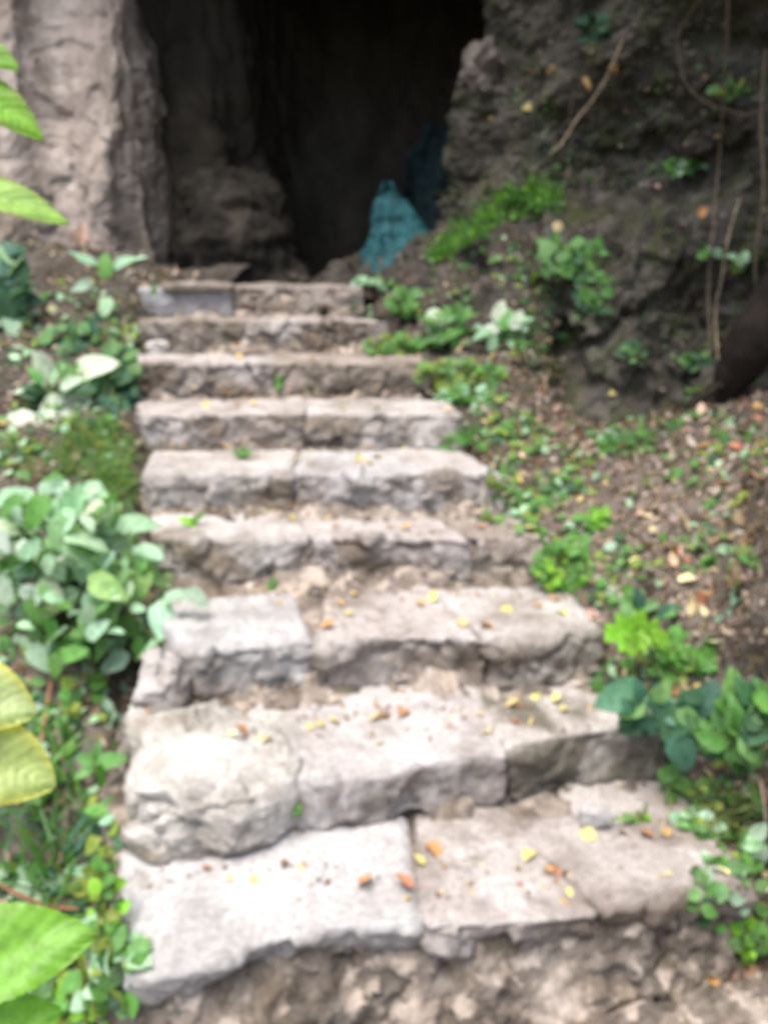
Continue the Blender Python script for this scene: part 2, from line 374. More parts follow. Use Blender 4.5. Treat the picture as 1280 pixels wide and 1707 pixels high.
# rounded boulder in the cave, and knob of rock on the right edge of the mouth
V, F = blob(P(385, 460, 6.3), (.55, .42, .80), 110, 81, (('f', 2.0, .12), ('v', 4, .05), ('r', 4, .035), ('f', 14, .01))); solid(V, F)
tag(mesh_obj('cave_boulder', V, F, rock_mat('dark_boulder_rock', (.036, .031, .025), (.018, .015, .012), (.08, .067, .05), (.026, .022, .015), (.06, .05, .022), (.5, .7), (.62, .75), 3.5)), 'dim rounded boulder just inside the cave, against its left wall', 'boulder')  # own rock colour, set darker than the cave wall
V, F = blob(P(808, 128, 5.0), (.115, .13, .15), 60, 82, (('f', 5, .05), ('k', 7, .05), ('f', 14, .015), ('k', 16, .02)))
tag(mesh_obj('rock_knob', V, F, rock_mat('knob_rock', (.17, .145, .125), (.09, .075, .06), (.26, .23, .2), (.08, .07, .055), None, (.5, .7))), 'grey knob of rock jutting from right edge of the cave mouth', 'rock')

# ------------------------------------------------------------------ stone steps
UPV = np.array([0, 0, 1.])
YL = {1: 1600, 2: 1290, 3: 1070, 4: 905, 5: 785, 6: 690, 7: 605, 8: 535, 9: 478}
ZT = {k: P(560, y, 3024/(y+150))[2] for k, y in YL.items()}
ZT[0] = ZT[1]-.17
BACK = np.array([-.25, .968, 0])
def sweep(lip, z, h, d, inset=.03, r=.02, re=.028, amps=(), s=0, top=.35, batter=.02, slope=0., dens=.011, toe=0., wob=.010):
    L0 = np.array([G(x, y, z) for x, y in lip]); 
    seg = np.linalg.norm(np.diff(L0, axis=0), axis=1); n = max(16, int(seg.sum()/dens)); C = cr(L0, n*3)
    C = C+BACK*(wob*fbm(C+s*3.1, 4.5, 3, s))[:, None]
    cs = np.concatenate([[0], np.cumsum(np.linalg.norm(np.diff(C, axis=0), axis=1))]); t = np.linspace(0, cs[-1], n)
    C = np.stack([np.interp(t, cs, C[:, k]) for k in range(3)], 1)
    nf = max(8, int(h/dens)); nt = max(14, int(d/(dens*1.3)))
    a = np.linspace(0, math.pi/2, 6)[1:-1]
    pf = [(inset+batter*(1-k), -h+(h-r)*k) for k in np.linspace(0, 1, nf)]
    pf = [(q[0]-inset*min(1, (i/(nf-1))*1.6), q[1]) for i, q in enumerate(pf)]
    if toe: pf = [(q[0]-toe*min(1, max(0, 1-(k-.5)*3.2))**1.3, q[1]) for q, k in zip(pf, np.linspace(0, 1, nf))]
    pf += [(r*(1-math.cos(x)), -r+r*math.sin(x)) for x in a]
    pf += [(r+(d-r)*k, slope*k) for k in np.linspace(0, 1, nt)]
    wt = [1.]*nf+[.8]*len(a)+[top]*nt
    pf += [(d, -h*.5), (d, -h)]; wt += [0, 0]
    pf += [(d*.5, -h)]; wt += [0]
    pf = np.array(pf); wt = np.array(wt); npf = len(pf)
    Tn = np.gradient(C, axis=0); Tn /= np.linalg.norm(Tn, axis=1, keepdims=True); U = np.array([0, 0, 1.])
    sk0, sk1 = [(_h(np.array([s]), np.array([q]), np.array([7]), 3)[0]-.5)*.5 for q in (1, 2)]; uu = t/cs[-1]
    back = BACK+np.array([1., 0, 0])*(sk0*(1-uu)**2+sk1*uu**2)[:, None]*(0 if toe else 1)
    e = np.minimum(t, cs[-1]-t); q = np.clip(1-e/re, 0, 1); shr = 1-np.sqrt(np.clip(1-q*q, 0, 1))
    V = np.zeros((n, npf, 3)); W = np.tile(wt, (n, 1))
    for j in range(npf):
        dd, zz = pf[j]
        dj = dd+(re*.55*shr if dd < d*.4 else -re*.4*shr)
        zj = zz-(re*.45*shr if zz > -h*.5 else 0*shr)
        V[:, j] = C+back*dj[:, None]+U*zj[:, None]
    rings = [V]
    cen0, cen1 = V[0].mean(0), V[-1].mean(0); pre = []; post = []
    for k in (.75, .5, .25, .02):
        pre.insert(0, cen0+(V[0]-cen0)*k-Tn[0]*re*.35*(1-k)); post.append(cen1+(V[-1]-cen1)*k+Tn[-1]*re*.35*(1-k))
    A = np.concatenate([np.array(pre), V, np.array(post)]); W = np.concatenate([np.tile(wt, (4, 1)), W, np.tile(wt, (4, 1))])
    F = grid_faces(len(A), npf, 0, True); A = A.reshape(-1, 3)
    global BROKEN
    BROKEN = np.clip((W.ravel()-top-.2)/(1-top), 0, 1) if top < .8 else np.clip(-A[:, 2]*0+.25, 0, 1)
    return rough(A, F, amps, s, W.ravel()), F
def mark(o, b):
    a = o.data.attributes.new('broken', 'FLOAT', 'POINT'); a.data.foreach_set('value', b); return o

SB = (('f', 4.5, .022), ('k', 4, .024), ('k', 10, .010), ('f', 12, .007), ('k', 30, .005), ('f', 40, .003))
SA = (('f', 3.5, .014), ('k', 6, .030), ('k', 14, .016), ('f', 12, .008), ('k', 34, .006), ('f', 40, .003))
RA = (('f', 5, .014), ('k', 8, .026), ('k', 19, .016), ('f', 26, .005), ('k', 40, .006))
STEP_LABELS = {1: 'lowest step, a long white slab with pinkish slabs beside it', 2: 'second step from the bottom, with a bulky cream boulder at its left end',
 3: 'third step from the bottom, with a bluish white block at its left end', 4: 'fourth step from the bottom, with a long pale left slab overhanging its riser',
 5: 'fifth step from the bottom, ending right in a knobbly grey stone', 6: 'fourth step from the top, low and even with yellow leaves behind its lip',
 7: 'third step from the top, brown with a pinkish left end', 8: 'second step from the top, narrow brown rubble course',
 9: 'topmost step at the cave mouth, with a smooth bluish block at its left end'}
# (lip points, material, thickness, depth, options)
ST = {
 1: [([(222,1642),(300,1641),(363,1618),(450,1592),(578,1566),(698,1556)], 'slab', .085, .40, dict(top=.18, r=.010, inset=.02, m='white')),
     ([(703,1560),(797,1556),(860,1552),(914,1550),(1012,1545)], 'slab_warm', .12, .42, dict(inset=.04, r=.035)),
     ([(1008,1536),(1050,1528),(1096,1520)], 'slab_warm', .12, .34, dict(r=.04)),
     ([(1088,1522),(1149,1492),(1200,1482),(1256,1484)], 'slab_warm', .12, .52, dict(r=.012, top=.2, inset=.02))],
 2: [([(214,1322),(290,1338),(400,1328),(492,1300)], 'slab_pale', .15, .30, dict(r=.055, re=.14, top=.9, big=1)),
     ([(490,1312),(600,1306),(700,1290),(780,1274),(848,1268)], 'slab', .13, .50, dict(r=.03, m='wide')),
     ([(850,1268),(930,1246),(1000,1232),(1060,1228),(1124,1232)], 'slab', .145, .46, dict(r=.012, inset=.05, m='dark'))],
 3: [([(296,1078),(345,1090),(430,1086),(522,1078)], 'slab_cool', .125, .40, dict(r=.022)),
     ([(530,1088),(620,1072),(720,1070),(810,1080)], 'slab_warm', .13, .52, dict(r=.03, inset=.05)),
     ([(818,1078),(900,1074),(960,1058),(1004,1056)], 'slab', .12, .44, dict(r=.025))],
 4: [([(256,898),(300,906),(420,908),(525,902)], 'slab', .115, .45, dict(r=.02, inset=.045)),
     ([(522,906),(600,905),(700,905),(795,908)], 'slab_warm', .15, .5, dict(inset=.05)),
     ([(792,904),(860,898),(925,908)], 'slab_brown', .11, .45, dict(inset=.05, r=.02))],
 5: [([(238,792),(300,800),(400,796),(485,794)], 'slab', .15, .45, dict()),
     ([(488,796),(560,800),(640,799),(712,797)], 'slab_cool', .13, .45, dict()),
     ([(708,792),(780,790),(842,804)], 'slab', .12, .45, dict(r=.03))],
 6: [([(240,690),(320,694),(420,690),(512,688)], 'slab_warm', .12, .45, dict(inset=.04)),
     ([(514,690),(600,692),(700,690),(775,696)], 'slab', .13, .45, dict(inset=.04))],
 7: [([(232,604),(300,607),(380,605),(458,603)], 'slab_warm', .12, .45, dict(inset=.05)),
     ([(456,604),(560,606),(650,604),(724,610)], 'slab_brown', .13, .45, dict(inset=.04))],
 8: [([(238,542),(330,540),(420,536)], 'slab_brown', .13, .4, dict()),
     ([(418,538),(520,536),(590,536),(650,542)], 'slab_warm', .13, .4, dict())],
 9: [([(240,485),(310,483),(386,483)], 'slab_cool', .125, .4, dict(top=.1, m='block', r=.008, smooth=1)),
     ([(386,482),(480,479),(560,480),(606,484)], 'slab_brown', .135, .4, dict())],
}
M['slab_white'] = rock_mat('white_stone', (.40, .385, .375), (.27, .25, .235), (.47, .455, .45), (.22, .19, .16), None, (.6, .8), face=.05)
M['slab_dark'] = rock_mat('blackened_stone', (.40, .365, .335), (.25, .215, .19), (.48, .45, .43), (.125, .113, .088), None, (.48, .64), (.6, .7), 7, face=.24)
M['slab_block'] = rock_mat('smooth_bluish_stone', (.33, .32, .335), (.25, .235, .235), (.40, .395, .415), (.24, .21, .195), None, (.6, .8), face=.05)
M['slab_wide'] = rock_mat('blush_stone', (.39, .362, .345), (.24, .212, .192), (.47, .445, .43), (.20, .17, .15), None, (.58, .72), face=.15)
steps = {}
for k, stones in ST.items():
    c = G(560, YL[k], ZT[k]); e = empty('stone_step', (c[0], c[1]+.2, ZT[k-1] if k else 0))
    tag(e, STEP_LABELS[k], 'stone step', 'rough stone steps climbing to the cave'); steps[k] = e; ALL = []
    for i, (lip, mt, h, d, o) in enumerate(stones):
        if k >= 4: o = dict(o, inset=.008, batter=-.02, r=.016); h = .165
        elif k > 1 and not o.get('big'): o = dict(o, inset=.006, batter=-.012, r=.014); h = .16
        else: o = dict(o, r=.012, inset=.02)
        if k < 5: lip = [(x, y-(14, 14, 13, 9, 7)[k]) for x, y in lip]
        q_ = 1 if k < 5 else (.5 if k < 7 else .12); lip = [(x, YL[k]+(y-YL[k])*q_) for x, y in lip]
        o = dict(o); mm = o.pop('m', None); big = o.pop('big', 0); sm_ = o.pop('smooth', 0)
        ALL += list(lip)
        am = (('f', 2.5, .02), ('k', 4, .045), ('k', 10, .022), ('f', 12, .010), ('k', 28, .006)) if big else ((('f', 4, .008), ('k', 14, .006)) if sm_ else (SB if k < 3 else SA))
        V, F = sweep(lip, ZT[k], h, d, amps=am, s=100+k*10+i, **o)
        if big:
            V, F = blob(G(352, 1332, ZT[k])+BACK*.15-UPV*.07, (.235, .19, .125), 120, 140, (('f', 2.5, .03), ('k', 3.6, .05), ('k', 9, .016), ('f', 12, .006), ('k', 26, .005)), pw=.70)
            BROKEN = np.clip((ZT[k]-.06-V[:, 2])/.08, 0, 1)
        solid(V, F)
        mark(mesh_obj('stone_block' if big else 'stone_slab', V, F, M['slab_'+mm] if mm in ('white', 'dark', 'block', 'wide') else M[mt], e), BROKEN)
    x0, x1 = [(x, YL[k]+(y-YL[k])*q_) for x, y in (stones[0][0][0], stones[-1][0][-1])]
    zb = ZT[k]-.045; ALL.sort(); ax_, ay_ = [q[0] for q in ALL], [q[1] for q in ALL]; xs_ = np.linspace(ax_[0]+16, ax_[-1]-14, 9)
    mid = list(zip(xs_, np.convolve(np.pad(np.interp(xs_, ax_, ay_), 1, 'edge'), [.25, .5, .25], 'valid')))
    L0 = [G(x, y, ZT[k])+BACK*(.045 if k < 4 else .03) for x, y in mid]
    def back_px(q): 
        v = q-CAM; z = v@AX_F; return (640+F_PX*(v@AX_R)/z, 853.5-F_PX*(v@AX_U)/z)
    lipb = [back_px(q-np.array([0, 0, .045])) for q in L0]
    V, F = sweep(lipb, zb, zb-(ZT[k-1]-.12) if k > 1 else .32, .66, inset=.0, r=.02, re=.03, amps=RA, s=200+k, batter=-.01 if k > 1 else -.12, toe={2: .05, 3: .13, 4: .11, 5: .13}.get(k, .075) if k > 1 else 0, top=.45, slope=.056); solid(V, F)
    mesh_obj('rubble_core', V, F, M['rubble'], e)
# loose flat stones and infill pieces between the slabs
def small(px, py, z, w, dep, h, s, mt, k):
    c = G(px, py, z); V, F = blob(c-np.array([0, 0, h*.55]), (w/2, dep/2, h), 44, s, [(a_, f_, m_*min(1, h/.11)) for a_, f_, m_ in (('f', 6, .01), ('k', 9, .03), ('k', 20, .012), ('f', 26, .004))], pw=.6); solid(V, F)
    return mesh_obj('infill_stone', V, F, M[mt], steps[k])
small(312, 1208, ZT[2]+.012, .34, .17, .05, 301, 'slab_pale', 2); small(458, 1199, ZT[2]+.01, .16, .09, .035, 302, 'slab_pale', 2)
small(272, 1130, ZT[2]+.08, .14, .2, .12, 304, 'slab', 3); small(250, 1195, ZT[2]+.0, .12, .16, .07, 305, 'slab_pale', 2); small(250, 1465, ZT[1]-.01, .10, .14, .03, 308, 'slab', 1)
small(992, 1352, ZT[1]+.045, .10, .06, .035, 311, 'slab_cool', 2)
small(330, 474, ZT[9]+.015, .44, .2, .03, 313, 'slab_brown', 9); small(262, 575, ZT[7]+.05, .12, .1, .05, 315, 'slab', 8)
small(235, 1540, ZT[1]-.14, .2, .34, .2, 318, 'slab_brown', 1); small(262, 1230, ZT[2]-.14, .2, .34, .2, 319, 'slab_brown', 2)

# path below the lowest step
V, F = loft([[(0,1800,1.75),(500,1780,1.72),(900,1730,1.8),(1200,1650,1.93),(1420,1620,1.95)],[(-100,2100,1.5),(500,2100,1.5),(900,2100,1.5),(1200,2050,1.55),(1500,2000,1.55)],
             [(-300,3400,1.05),(500,3400,1.05),(900,3400,1.05),(1300,3400,1.05),(1900,3300,1.05)]], 120, 160)
V[:, 2] = V[:, 2]*.25+(ZT[1]-.2)*.75
V = rough(V, F, [('f', 4, .02), ('k', 8, .02), ('k', 20, .01), ('f', 30, .004)], 91); solid(V, F)
tag(mesh_obj('path', V, F, M['rubble']), 'worn brownish rubbly path at the foot of the steps', 'path', kind='structure')

bvh = BVHTree.FromPolygons(np.concatenate(BV).tolist(), np.concatenate(BF).tolist(), all_triangles=False)
def hit(px, py):
    d = Vector(ray(px, py)); d.normalize(); r = bvh.ray_cast(Vector(CAM), d)
    if r[0] is None: return P(px, py, 4), np.array([0, 0, 1.])
    n = np.array(r[1]); n = n if n@ray(px, py) < 0 else -n
    return np.array(r[0]), n
def down(x, y, z=3):
    r = bvh.ray_cast(Vector((x, y, z)), Vector((0, 0, -1)))
    return (np.array(r[0]), np.array(r[1])) if r[0] is not None else (None, None)
#PLANTS
# ------------------------------------------------------------------ leaves
def outline(kind, t):
    if kind == 'heart': return np.clip(t, 0, 1)**.38*(1-t)**.74*1.62*(1+.05*np.cos(t*40))
    if kind == 'round': return np.sqrt(np.clip(1-(2*t-1)**2, 0, 1))*.98
    if kind == 'blade': return .5*np.clip(t*9, 0, 1)*(1-t)**.6*2
    if kind == 'lobed': return np.sin(np.pi*t**.8)**.7*(1+.28*np.cos(t*21))
    if kind == 'big': return np.sin(np.pi*np.clip(t, 0, 1)**.72)**.75*(1+.05*(np.modf(t*17)[0]))
    return np.sin(np.pi*t**.8)**.85
def leaf(kind, Ln, W, fold=.25, curl=.25, n=8, m=5, twist=0.):
    t = np.linspace(0, 1, n); u = np.linspace(-1, 1, m); T, Uu = np.meshgrid(t, u, indexing='ij')
    w = outline(kind, T)*W*.5; x = Uu*w; y = T*Ln
    if kind in ('heart', 'round', 'big'): y = y-.2*Ln*np.abs(Uu)**1.5*(1-T)**2.5
    if kind == 'lobed': y = y+.10*Ln*np.abs(Uu)*np.cos(T*21)
    z = fold*np.abs(x)-curl*y*y/max(Ln, 1e-6)+twist*x*T+.03*W*np.sin(T*9+Uu*4)
    if n > 12: z = z+.012*W*np.sin((T-np.abs(Uu)*.25)*60)
    return np.stack([x, y, z], -1).reshape(-1, 3), grid_faces(n, m)
def place(V, pos, d, nrm):
    d = d/np.linalg.norm(d); x = np.cross(d, nrm); x /= np.linalg.norm(x)+1e-9; z = np.cross(x, d)
    return pos+V[:, :1]*x+V[:, 1:2]*d+V[:, 2:]*z
def jit(c, a=.22):
    k = 1+RNG.uniform(-a, a); return np.clip(np.array(c)*k*(1+RNG.uniform(-.08, .08, 3)), 0, .95)
PALE, SAGE, MID, DARK = (.34, .52, .34), (.46, .55, .42), (.12, .25, .08), (.045, .12, .055)  # PALE: leaf green with sky glare mixed into the colour
WHT = (.58, .66, .52)
LIME, YG, BLUE, GR = (.20, .43, .035), (.20, .27, .045), (.055, .15, .095), (.10, .25, .05)
YEL, ORA, BRN, CREAM, SAL, RUST = (.56, .45, .17), (.47, .27, .11), (.22, .12, .065), (.62, .54, .30), (.60, .40, .29), (.34, .16, .085)
UPV = np.array([0, 0, 1.])
def img_dir(a):
    a = math.radians(a); return AX_R*math.cos(a)+AX_U*math.sin(a)
def zdepth(p): return (p-CAM)@AX_F
def plant(name, label, cat, root, leaves, lift=.10, kind='heart', mt='leaf', group=None, stem='stem', srad=.0022, face=.55, wr=.85, det=8, stems=True, anchor=None):
    r, rn = hit(*root) if anchor is None else (P(*anchor), UPV)
    zr = zdepth(r); e = tag(empty(name, r), label, cat, group); fo, stt = Col(), Col()
    for q in leaves:
        x, y, s, a, tint = q[:5]; kd = q[5] if len(q) > 5 else kind; dz = q[6] if len(q) > 6 else RNG.uniform(.3, 1.)
        h, hn = hit(x, y); z = min(zr-lift*dz, zdepth(h)-.012) if anchor is None else zr-lift*dz
        Ln = s/F_PX*z; d = img_dir(a)+AX_F*RNG.uniform(-.5, .25); d /= np.linalg.norm(d)
        nr = UPV*(1-face)+(-AX_F)*face+RNG.normal(0, .22, 3)
        c = P(x, y, z); base = c-d*Ln*.5
        V, F = leaf(kd, Ln, Ln*wr*(.16 if kd == 'blade' else 1), fold=RNG.uniform(.05, .35), curl=RNG.uniform(.0, .35), n=det if kd not in ('lobed', 'big') else max(det, 26), twist=RNG.uniform(-.2, .2))
        fo.add(place(V, base, d, nr), F, jit(tint))
        if stems:
            midp = (base+r)/2+UPV*.02+RNG.normal(0, .01, 3)-d*.01
            V, F = tube([r+RNG.normal(0, .006, 3), midp, base+d*Ln*.03], [srad*1.3, srad*.7], 5, 9); stt.add(V, F)
    fo.make('foliage', M[mt], e)
    if stems: stt.make('stem', M[stem], e)
    return e
def cluster(cx, cy, rx, ry, n, smin, smax, tints, out=True, kinds=None):
    r = []
    if n > 25: smin = smin*.7
    for _ in range(n):
        a = RNG.uniform(0, 2*math.pi); q = math.sqrt(RNG.uniform(0, 1)); x, y = cx+rx*q*math.cos(a), cy+ry*q*math.sin(a)
        ang = math.degrees(math.atan2(-(y-cy)+ry*.15, x-cx))+RNG.uniform(-50, 50)
        t = (x, y, RNG.uniform(smin, smax), ang, tints[RNG.integers(len(tints))])
        if kinds: t = t+(kinds[RNG.integers(len(kinds))],)
        r.append(t)
    return r

# ---- left side
plant('leafy_bush', 'large pale green bush with heart shaped leaves spilling over the left edge of the steps', 'bush', (140, 985),
      [q[:3]+(RNG.uniform(-170, 50),)+q[4:] for q in cluster(95, 880, 120, 75, 75, 22, 64, (PALE, (.30, .48, .24), SAGE, PALE, GR))+cluster(165, 955, 120, 85, 85, 22, 66, (PALE, PALE, (.2, .38, .14), SAGE, (.28, .44, .16)))
       +cluster(90, 1045, 110, 70, 60, 20, 54, (GR, PALE, MID))+cluster(30, 920, 70, 90, 40, 22, 56, (PALE, GR, SAGE))+cluster(200, 1060, 60, 50, 16, 24, 56, (GR, PALE))]
      +[(300, 992, 46, 20, PALE), (332, 1000, 42, -40, PALE), (270, 1040, 62, -80, PALE), (235, 872, 60, 10, PALE), (85, 820, 60, 90, PALE), (125, 830, 60, 60, PALE)], lift=.48, srad=.003, wr=.84, face=.5)
plant('broad_leaf_plant', 'plant with a few whitish green broad leaves on the left bank beside the middle steps', 'plant', (110, 650),
      [(158, 608, 70, 15, WHT), (118, 676, 78, 10, WHT), (48, 706, 72, -20, WHT), (72, 606, 54, 120, WHT), (38, 648, 52, 170, SAGE), (120, 636, 34, 30, SAGE), (95, 622, 36, 60, PALE)]
      +cluster(100, 640, 60, 45, 14, 24, 40, (MID, GR, DARK)), lift=.16)
plant('dark_leafy_plant', 'dark green bushy plant pressed against left ends of the middle steps', 'plant', (195, 645), cluster(195, 630, 36, 62, 60, 24, 42, (DARK, BLUE, MID)), lift=.10, kind='ovate')
plant('small_leafy_plant', 'small dark leafy plant on the left bank above the whitish broad leaves', 'plant', (120, 570), cluster(120, 560, 45, 26, 30, 20, 36, (DARK, MID, BLUE)), lift=.08, kind='ovate')
plant('sapling', 'slender sapling with few mint green leaves at foot of the pale cliff', 'plant', (180, 525),
      [(135, 428, 44, 150, PALE), (175, 438, 40, 90, GR), (208, 434, 36, 30, PALE), (232, 432, 36, 10, PALE), (130, 476, 40, 180, PALE), (176, 512, 36, -90, PALE), (258, 480, 18, 80, GR)], lift=.10, srad=.0025)
plant('edge_plant', 'dense dark green plant at the left picture edge below the cliff', 'plant', (20, 540), cluster(12, 480, 40, 70, 60, 30, 50, (BLUE, DARK, PALE)), lift=.14)
plant('low_herb', 'low yellow green herb hanging from the bank left of the lowest step', 'plant', (175, 1560), cluster(178, 1520, 28, 110, 55, 16, 30, (YG, GR, LIME)), lift=.10, kind='ovate')
plant('low_herb', 'low bright herb at the bottom left corner beside the bottom rubble', 'plant', (150, 1680), cluster(145, 1660, 55, 40, 50, 18, 32, (YG, LIME, GR)), lift=.08, kind='ovate')
plant('three_leaf_herb', 'herb with a few mid green leaves left of the cream boulder', 'plant', (160, 1300), [(150, 1268, 44, 150, GR), (188, 1266, 44, 20, GR), (170, 1300, 40, -80, GR), (162, 1250, 30, 80, MID), (135, 1290, 26, 200, MID)], lift=.1)
plant('small_herb', 'small herb with drooping yellow green leaves under the large bush', 'plant', (110, 1220), cluster(112, 1210, 18, 60, 14, 18, 30, (YG, GR)), lift=.08, kind='ovate')
# near branches: leaves reaching into the frame from the left, close to the camera
def near(label, items, z, stempts, group='near leaves reaching in from the left'):
    e = tag(empty('leafy_branch', P(*stempts[0])), label, 'branch', group)
    V, F = tube([P(*q) for q in stempts], [.003, .0015], 6); mesh_obj('twig', V, F, M['red_stem'], e)
    for x, y, s, a, tint, w, tipt in items:
        Ln = s/F_PX*z; d = img_dir(a)+AX_F*.12; d /= np.linalg.norm(d); c = P(x, y, z)
        V, F = leaf('big', Ln, Ln*w, fold=.12, curl=.12, n=60, m=17, twist=.05)
        u = np.clip(np.abs(np.tile(np.linspace(-1, 1, 17), 60)), 0, 1)[:, None]**4
        T = np.array(tint)*(1-u)+np.array(tipt)*u
        mesh_obj('leaf', place(V, c-d*Ln*.5, d, -AX_F*.8+UPV*.6), F, M['leaf_near'], e, tint=T)
near('branch with three lime green leaves at the top left edge', [(-8, 92, 80, -20, LIME, .75, YG), (5, 176, 150, -32, LIME, .55, YG), (20, 330, 185, -14, (.30, .52, .10), .42, YG)], .85, [(-190, 130, .86), (-110, 120, .86), (-60, 90, .85)])
near('two broad yellow edged leaves at the left edge below the bush', [(-15, 1165, 150, -20, (.42, .52, .24), .8, (.6, .58, .10)), (12, 1278, 170, -25, (.40, .50, .18), .8, (.6, .58, .10))], .95, [(-200, 1150, .96), (-120, 1180, .95), (-60, 1230, .95)])
near('two large bright green toothed leaves in the bottom left corner', [(30, 1582, 240, 8, (.19, .42, .05), .62, LIME), (-20, 1720, 230, 12, (.16, .38, .04), .6, LIME)], .8, [(-250, 1560, .82), (-150, 1590, .8), (-80, 1640, .8)])

# ---- right side
plant('round_leaf_plant', 'plant with one pale round leaf above the right end of the upper steps', 'plant', (745, 560), [(725, 532, 42, 80, SAGE, 'round')]+cluster(748, 545, 44, 32, 30, 22, 36, (MID, GR, MID)), lift=.10)
plant('pale_leaf_plant', 'plant with pale upright leaves against the dark mound right of the upper steps', 'plant', (830, 565),
      [(833, 515, 34, 70, SAGE), (812, 550, 34, 190, SAGE), (863, 530, 34, 60, SAGE), (800, 558, 32, 200, PALE), (868, 552, 28, 20, PALE)]+cluster(835, 550, 44, 32, 26, 20, 34, (MID, GR, PALE)), lift=.10)
plant('climbing_plant', 'dark green leafy plant growing on the mound under the grassy ledge', 'plant', (955, 470), cluster(935, 425, 42, 30, 26, 20, 36, (GR, MID))+cluster(985, 455, 34, 60, 40, 20, 36, (MID, GR, DARK)), lift=.12, kind='ovate')
plant('low_weed', 'low yellow green weed tucked behind the right end of the third step from the top', 'weed', (655, 590), cluster(660, 576, 52, 18, 60, 14, 24, (YG, GR, MID)), lift=.05, kind='ovate')
plant('low_weed', 'small two tuft weed beside the right end of the topmost step', 'weed', (665, 520), cluster(672, 500, 24, 24, 22, 14, 24, (GR, MID)), lift=.05, kind='ovate')
plant('low_weed', 'pale little weed at the foot of the teal netting', 'weed', (622, 478), cluster(625, 470, 34, 10, 16, 12, 22, (PALE, GR)), lift=.04, kind='ovate')
plant('spreading_weed', 'mid green spreading weed right of the third step from the top', 'weed', (770, 640), cluster(765, 625, 80, 26, 80, 14, 26, (MID, GR, YG)), lift=.06, kind='ovate')
plant('spreading_weed', 'light leafy weed above a pale fallen leaf right of the fourth step from the top', 'weed', (775, 665), cluster(778, 660, 52, 18, 34, 18, 30, (GR, PALE, MID)), lift=.05, kind='ovate')
plant('star_plant', 'grassy star shaped plant at the right end of the fourth step from the top', 'plant', (782, 752),
      [(782+34*math.cos(a), 745-26*math.sin(a), 46, math.degrees(a), GR, 'blade') for a in np.linspace(-.3, 3.4, 13)], lift=.06, wr=1.5, face=.8)
plant('clump_weed', 'bright fine leaved weed at the right end of the fourth step from the bottom', 'weed', (945, 960), cluster(940, 945, 52, 40, 130, 12, 24, (GR, LIME, MID, GR)), lift=.09, kind='ovate')
plant('lobed_leaf_plant', 'plant with bright lime jagged leaves over the right end of the third step', 'plant', (1090, 1100),
      [(1035, 1056, 66, 175, LIME, 'lobed'), (1075, 1056, 70, 100, LIME, 'lobed'), (1108, 1072, 62, -30, LIME, 'lobed'), (1062, 1068, 50, 220, LIME, 'lobed')]+cluster(1150, 1092, 50, 26, 16, 30, 46, (GR, GR), kinds=['lobed'])+cluster(1110, 1125, 30, 12, 6, 24, 36, (GR,)), lift=.12)
plant('blue_green_plant', 'cluster of large round blue green leaves at right end of the second step', 'plant', (1110, 1210),
      [(1028, 1164, 74, 195, (.09, .24, .13), 'heart'), (1058, 1182, 50, 210, PALE), (1098, 1176, 64, 100, BLUE), (1150, 1186, 78, 35, (.08, .20, .12)), (1160, 1228, 80, -75, (.07, .2, .12)), (1136, 1262, 62, -85, BLUE), (1082, 1204, 46, -60, BLUE), (1180, 1158, 60, 60, BLUE), (1120, 1215, 58, -120, DARK), (1066, 1150, 40, 100, BLUE)]
      +cluster(1110, 1195, 75, 45, 22, 24, 44, (BLUE, DARK, MID)), lift=.16, wr=1.0)
plant('broad_green_plant', 'mid green broad leaved plant filling the right edge beside the second step', 'plant', (1230, 1240), cluster(1238, 1205, 66, 72, 60, 36, 60, (MID, GR, MID, DARK)), lift=.16)
plant('trailing_weed', 'trailing chain of small round leaves down the right end of the second step', 'weed', (1120, 1300), [(1112, 1290, 34, 200, GR, 'round'), (1136, 1308, 38, -20, GR, 'round'), (1120, 1340, 36, -60, GR), (1140, 1330, 28, 30, MID), (1108, 1312, 24, 190, MID), (1125, 1368, 26, -60, PALE)], lift=.08)
plant('fine_weed', 'fine sprawling weed on the slope above the right slab of the lowest step', 'weed', (1200, 1370), cluster(1205, 1350, 66, 60, 120, 9, 18, (GR, MID, YG)), lift=.06, kind='ovate')
plant('soft_leaf_plant', 'soft light green plant at the right edge above the lowest step', 'plant', (1268, 1440), cluster(1262, 1415, 24, 36, 18, 22, 40, (PALE, GR)), lift=.06)
plant('small_bright_weed', 'small bright weed at the right edge below the lowest step', 'weed', (1255, 1590), cluster(1254, 1570, 36, 34, 44, 16, 28, (GR, LIME, MID)), lift=.07, kind='ovate')
plant('small_bright_weed', 'light green weed beside an orange leaf at the foot of the dark cliff', 'weed', (1020, 745), cluster(1020, 735, 26, 22, 14, 18, 32, (GR, PALE)), lift=.06)
plant('dark_rosette', 'dark blue green rosette of leaves on the slope above the lime jagged leaves', 'plant', (1060, 1030), cluster(1058, 1012, 26, 20, 14, 22, 34, (BLUE, MID)), lift=.07)
plant('dark_rosette', 'flat dark rosette near the right edge of the slope, beside the taller one', 'plant', (1120, 1035), cluster(1122, 1020, 22, 10, 9, 20, 32, (MID, BLUE)), lift=.05)
plant('bright_seedling', 'bright seedling on the litter slope right of the fifth step', 'plant', (995, 870), cluster(995, 868, 26, 24, 16, 16, 30, (LIME, GR, GR)), lift=.06)
plant('bright_seedling', 'two leaved seedling growing on the tread of the fourth step, near its left end', 'plant', (325, 875), [(308, 868, 24, 160, LIME), (334, 862, 26, 40, GR), (322, 870, 18, 90, LIME)], lift=.04)
plant('bright_seedling', 'tiny seedling on the fifth step tread near a cluster of yellow leaves', 'plant', (405, 762), cluster(404, 756, 16, 8, 7, 12, 20, (GR,)), lift=.03)
